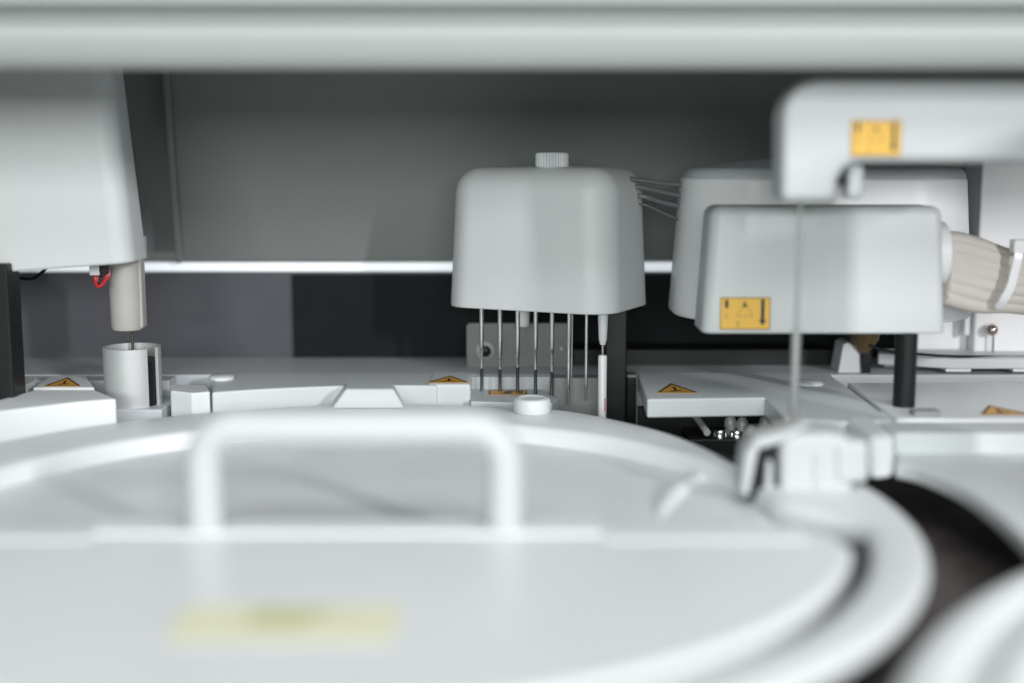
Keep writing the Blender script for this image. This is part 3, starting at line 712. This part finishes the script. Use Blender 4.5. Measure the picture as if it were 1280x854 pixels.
# black well with fittings under the notch
wl = thing('fitting_manifold', 'small clear and metal fittings in the dark notch beside the tray', 'fittings', (SX(915, .8), .79, -.03))
bm = bmesh.new(); box(bm, (SX(858, .80), .775, -.034), (SX(965, .80), .812, -.016)); obj('block', bm, 'black', wl, bevel=.001)
bm = bmesh.new(); box(bm, (SX(800, .81), .8125, -.034), (SX(990, .81), .818, -.0032)); obj('back_wall', bm, 'black', wl)
for px, py in ((913, 523), (928, 525), (957, 522), (938, 534)):
    p = P(px, py, .79)
    bm = bmesh.new(); lathe(bm, (p.x, p.y, p.z), [(.0030, -.014), (.0032, -.006), (.0040, -.005), (.0040, -.002), (.0032, .0), (.0020, .0018), (.0006, .0022)], 20); obj('fitting', bm, 'alu', wl)
for px, py in ((900, 537), (921, 538)):
    p = P(px, py, .785)
    bm = bmesh.new(); lathe(bm, (p.x, p.y, p.z), [(.0045, -.010), (.0045, -.001), (.0038, .0)], 20); obj('metal_ring', bm, 'steel', wl)
bm = bmesh.new(); tube(bm, [P(868, 519, .80), P(876, 529, .79), P(884, 541, .775)], .0022, 12); obj('clear_hose', bm, 'clear', wl)

# ------------------------------------------------------------------ latch at the tray edge
dL = .597
lt = thing('tray_latch', 'blurred white latch with dark slot below the thin probe', 'latch', (SX(1000, dL), dL, -.01))
def prismY(bm, px, d, depth): slab(bm, [P(x, y, d) for x, y in px], (0, depth, 0))
bm = bmesh.new(); prismY(bm, [(926, 616), (932, 566), (945, 548), (978, 540), (1010, 528), (1013, 534), (992, 544), (975, 555), (948, 562), (936, 622)], dL - .003, .020); obj('lever_frame', bm, 'latch', lt, bevel=.0022, seg=5)
bm = bmesh.new(); prismY(bm, [(935, 624), (947, 561), (977, 556), (977, 628)], dL + .0008, .010); obj('slot', bm, 'black', lt)
bm = bmesh.new(); prismY(bm, [(955, 630), (959, 576), (966, 576), (966, 630)], dL - .0012, .003); obj('slot_bar', bm, 'latch', lt, bevel=.001)
za = SZ(545, dL)
bm = bmesh.new(); prismY(bm, [(975, 625), (975, 556), (990, 543), (1040, 541), (1066, 548), (1066, 625)], dL - .004, .030); obj('body', bm, 'latch', lt, bevel=.005, seg=5)
bm = bmesh.new(); prismY(bm, [(1014, 618), (1014, 561), (1034, 559), (1034, 618)], dL - .0052, .010); obj('rib', bm, 'latch', lt, bevel=.0035, seg=5)
bm = bmesh.new(); prismY(bm, [(1043, 606), (1043, 553), (1088, 550), (1088, 606)], dL - .0056, .026); obj('side_block', bm, 'latch', lt, bevel=.004, seg=5)

# right-hand cover ring
rl = thing('right_cover', 'curved white cover edge around the dark pit at right', 'cover', (SX(1200, .65), .66, -.03))
zc = .002
inner = [G(x, y, -.0035) for x, y in ((1118, 592), (1150, 600), (1200, 622), (1245, 654), (1290, 697), (1350, 770))]
inner = spline([(p.x, p.y, 0) for p in inner], 6)
outer = [G(1440, 760, zc), G(1440, 562, zc), G(1122, 562, zc)]
poly = [(p.x, p.y) for p in inner] + [(p.x, p.y) for p in outer]
bm = bmesh.new(); prism(bm, poly, -.0060, zc); obj('cover_plate', bm, 'gloss', rl, bevel=.0048, seg=6)
bm = bmesh.new(); slab(bm, [P(1086, 545, .655), P(1121, 542, .655), P(1121, 597, .640), P(1088, 602, .640)], (0, .05, 0)); obj('joint', bm, 'white', rl, bevel=.004, seg=4)
yb = G(1180, 566, zc).y; zl = SZ(541, yb)
bm = bmesh.new(); box(bm, (SX(1123, yb), yb, -.01), (SX(1440, yb), yb + .030, zl)); obj('rear_lip', bm, 'grey_white', rl, bevel=.003)
bm = bmesh.new(); box(bm, (SX(1092, yb + .03), yb + .0303, -.004), (SX(1440, yb + .03), yb + .075, zl - .003)); obj('back_ledge', bm, 'white', rl, bevel=.002)
# right round tray (bottom right)
def circ3(a, b, c):
    ax, ay, bx, by, cx, cy = a.x, a.y, b.x, b.y, c.x, c.y
    d = 2 * (ax * (by - cy) + bx * (cy - ay) + cx * (ay - by))
    ux_ = ((ax * ax + ay * ay) * (by - cy) + (bx * bx + by * by) * (cy - ay) + (cx * cx + cy * cy) * (ay - by)) / d
    uy_ = ((ax * ax + ay * ay) * (cx - bx) + (bx * bx + by * by) * (ax - cx) + (cx * cx + cy * cy) * (bx - ax)) / d
    return ux_, uy_, hypot(ax - ux_, ay - uy_)
ux_, uy_, ur = circ3(G(1280, 707, -.002), G(1172, 775, -.002), G(1118, 852, -.002))
print('right disc', ux_, uy_, ur)
rt_ = thing('sample_disc', 'round ridged white disc at the lower right corner', 'disc', (ux_, uy_, -.03))
bm = bmesh.new(); r = ur
lathe(bm, (ux_, uy_, 0), [(r - .012, -.03), (r - .012, -.0075), (r - .001, -.0072), (r, -.006), (r - .0015, -.0035), (r - .005, -.002), (r - .012, -.0022), (r - .016, -.004), (r - .0185, -.0075), (r - .023, -.0075), (r - .0255, -.004), (r - .030, -.0015), (r - .036, -.0025), (r - .039, -.006), (r - .043, -.006), (r - .047, -.003), (.01, -.003)], 180)
obj('disc', bm, 'gloss', rt_, smooth=60)

# ================================================================== LIGHT
w = bpy.data.worlds.new('World'); sc.world = w; w.use_nodes = True
bg = w.node_tree.nodes['Background']; bg.inputs['Color'].default_value = (0.92, 1.0, 0.96, 1); bg.inputs['Strength'].default_value = 0.10
def area(name, loc, target, sx, sy, power, col=(1, 1, 1)):
    l = bpy.data.lights.new(name, 'AREA'); l.shape = 'RECTANGLE'; l.size = sx; l.size_y = sy; l.energy = power; l.color = col
    o = bpy.data.objects.new(name, l); C.objects.link(o); o.location = loc
    o.rotation_euler = (Vector(target) - Vector(loc)).to_track_quat('-Z', 'Y').to_euler(); return o
area('key_light', (1.72, -1.61, .82), (-.05, .78, .06), .08, .30, 37.0, (1.0, .975, 1.0))  # low key light from the front right, source not seen
area('front_light', (-.2, -3.2, .62), (0, .8, .08), 2.6, .7, 74.0, (.95, .99, .97))
area('room_light', (0.1, -.75, 1.28), (0, .40, 0), 1.5, .8, 23.0, (.96, .985, 1.0))

# ================================================================== CAMERA
cam = bpy.data.cameras.new('Camera'); co = bpy.data.objects.new('Camera', cam); C.objects.link(co)
co.location = (0, 0, H); co.rotation_euler = (radians(90) - PITCH, 0, 0)
cam.sensor_width = 36.0; cam.lens = 36.0 * F / 1280.0; cam.clip_start = 0.01; cam.clip_end = 50
cam.dof.use_dof = True; cam.dof.focus_distance = 0.825; cam.dof.aperture_fstop = 45 / 22.0; cam.dof.aperture_blades = 0
sc.camera = co
sc.view_settings.view_transform = 'Standard'; sc.view_settings.look = 'None'; sc.view_settings.exposure = 0.2; sc.view_settings.gamma = 1.0
sc.render.engine = 'CYCLES'; sc.cycles.use_denoising = True
sc.cycles.max_bounces = 8
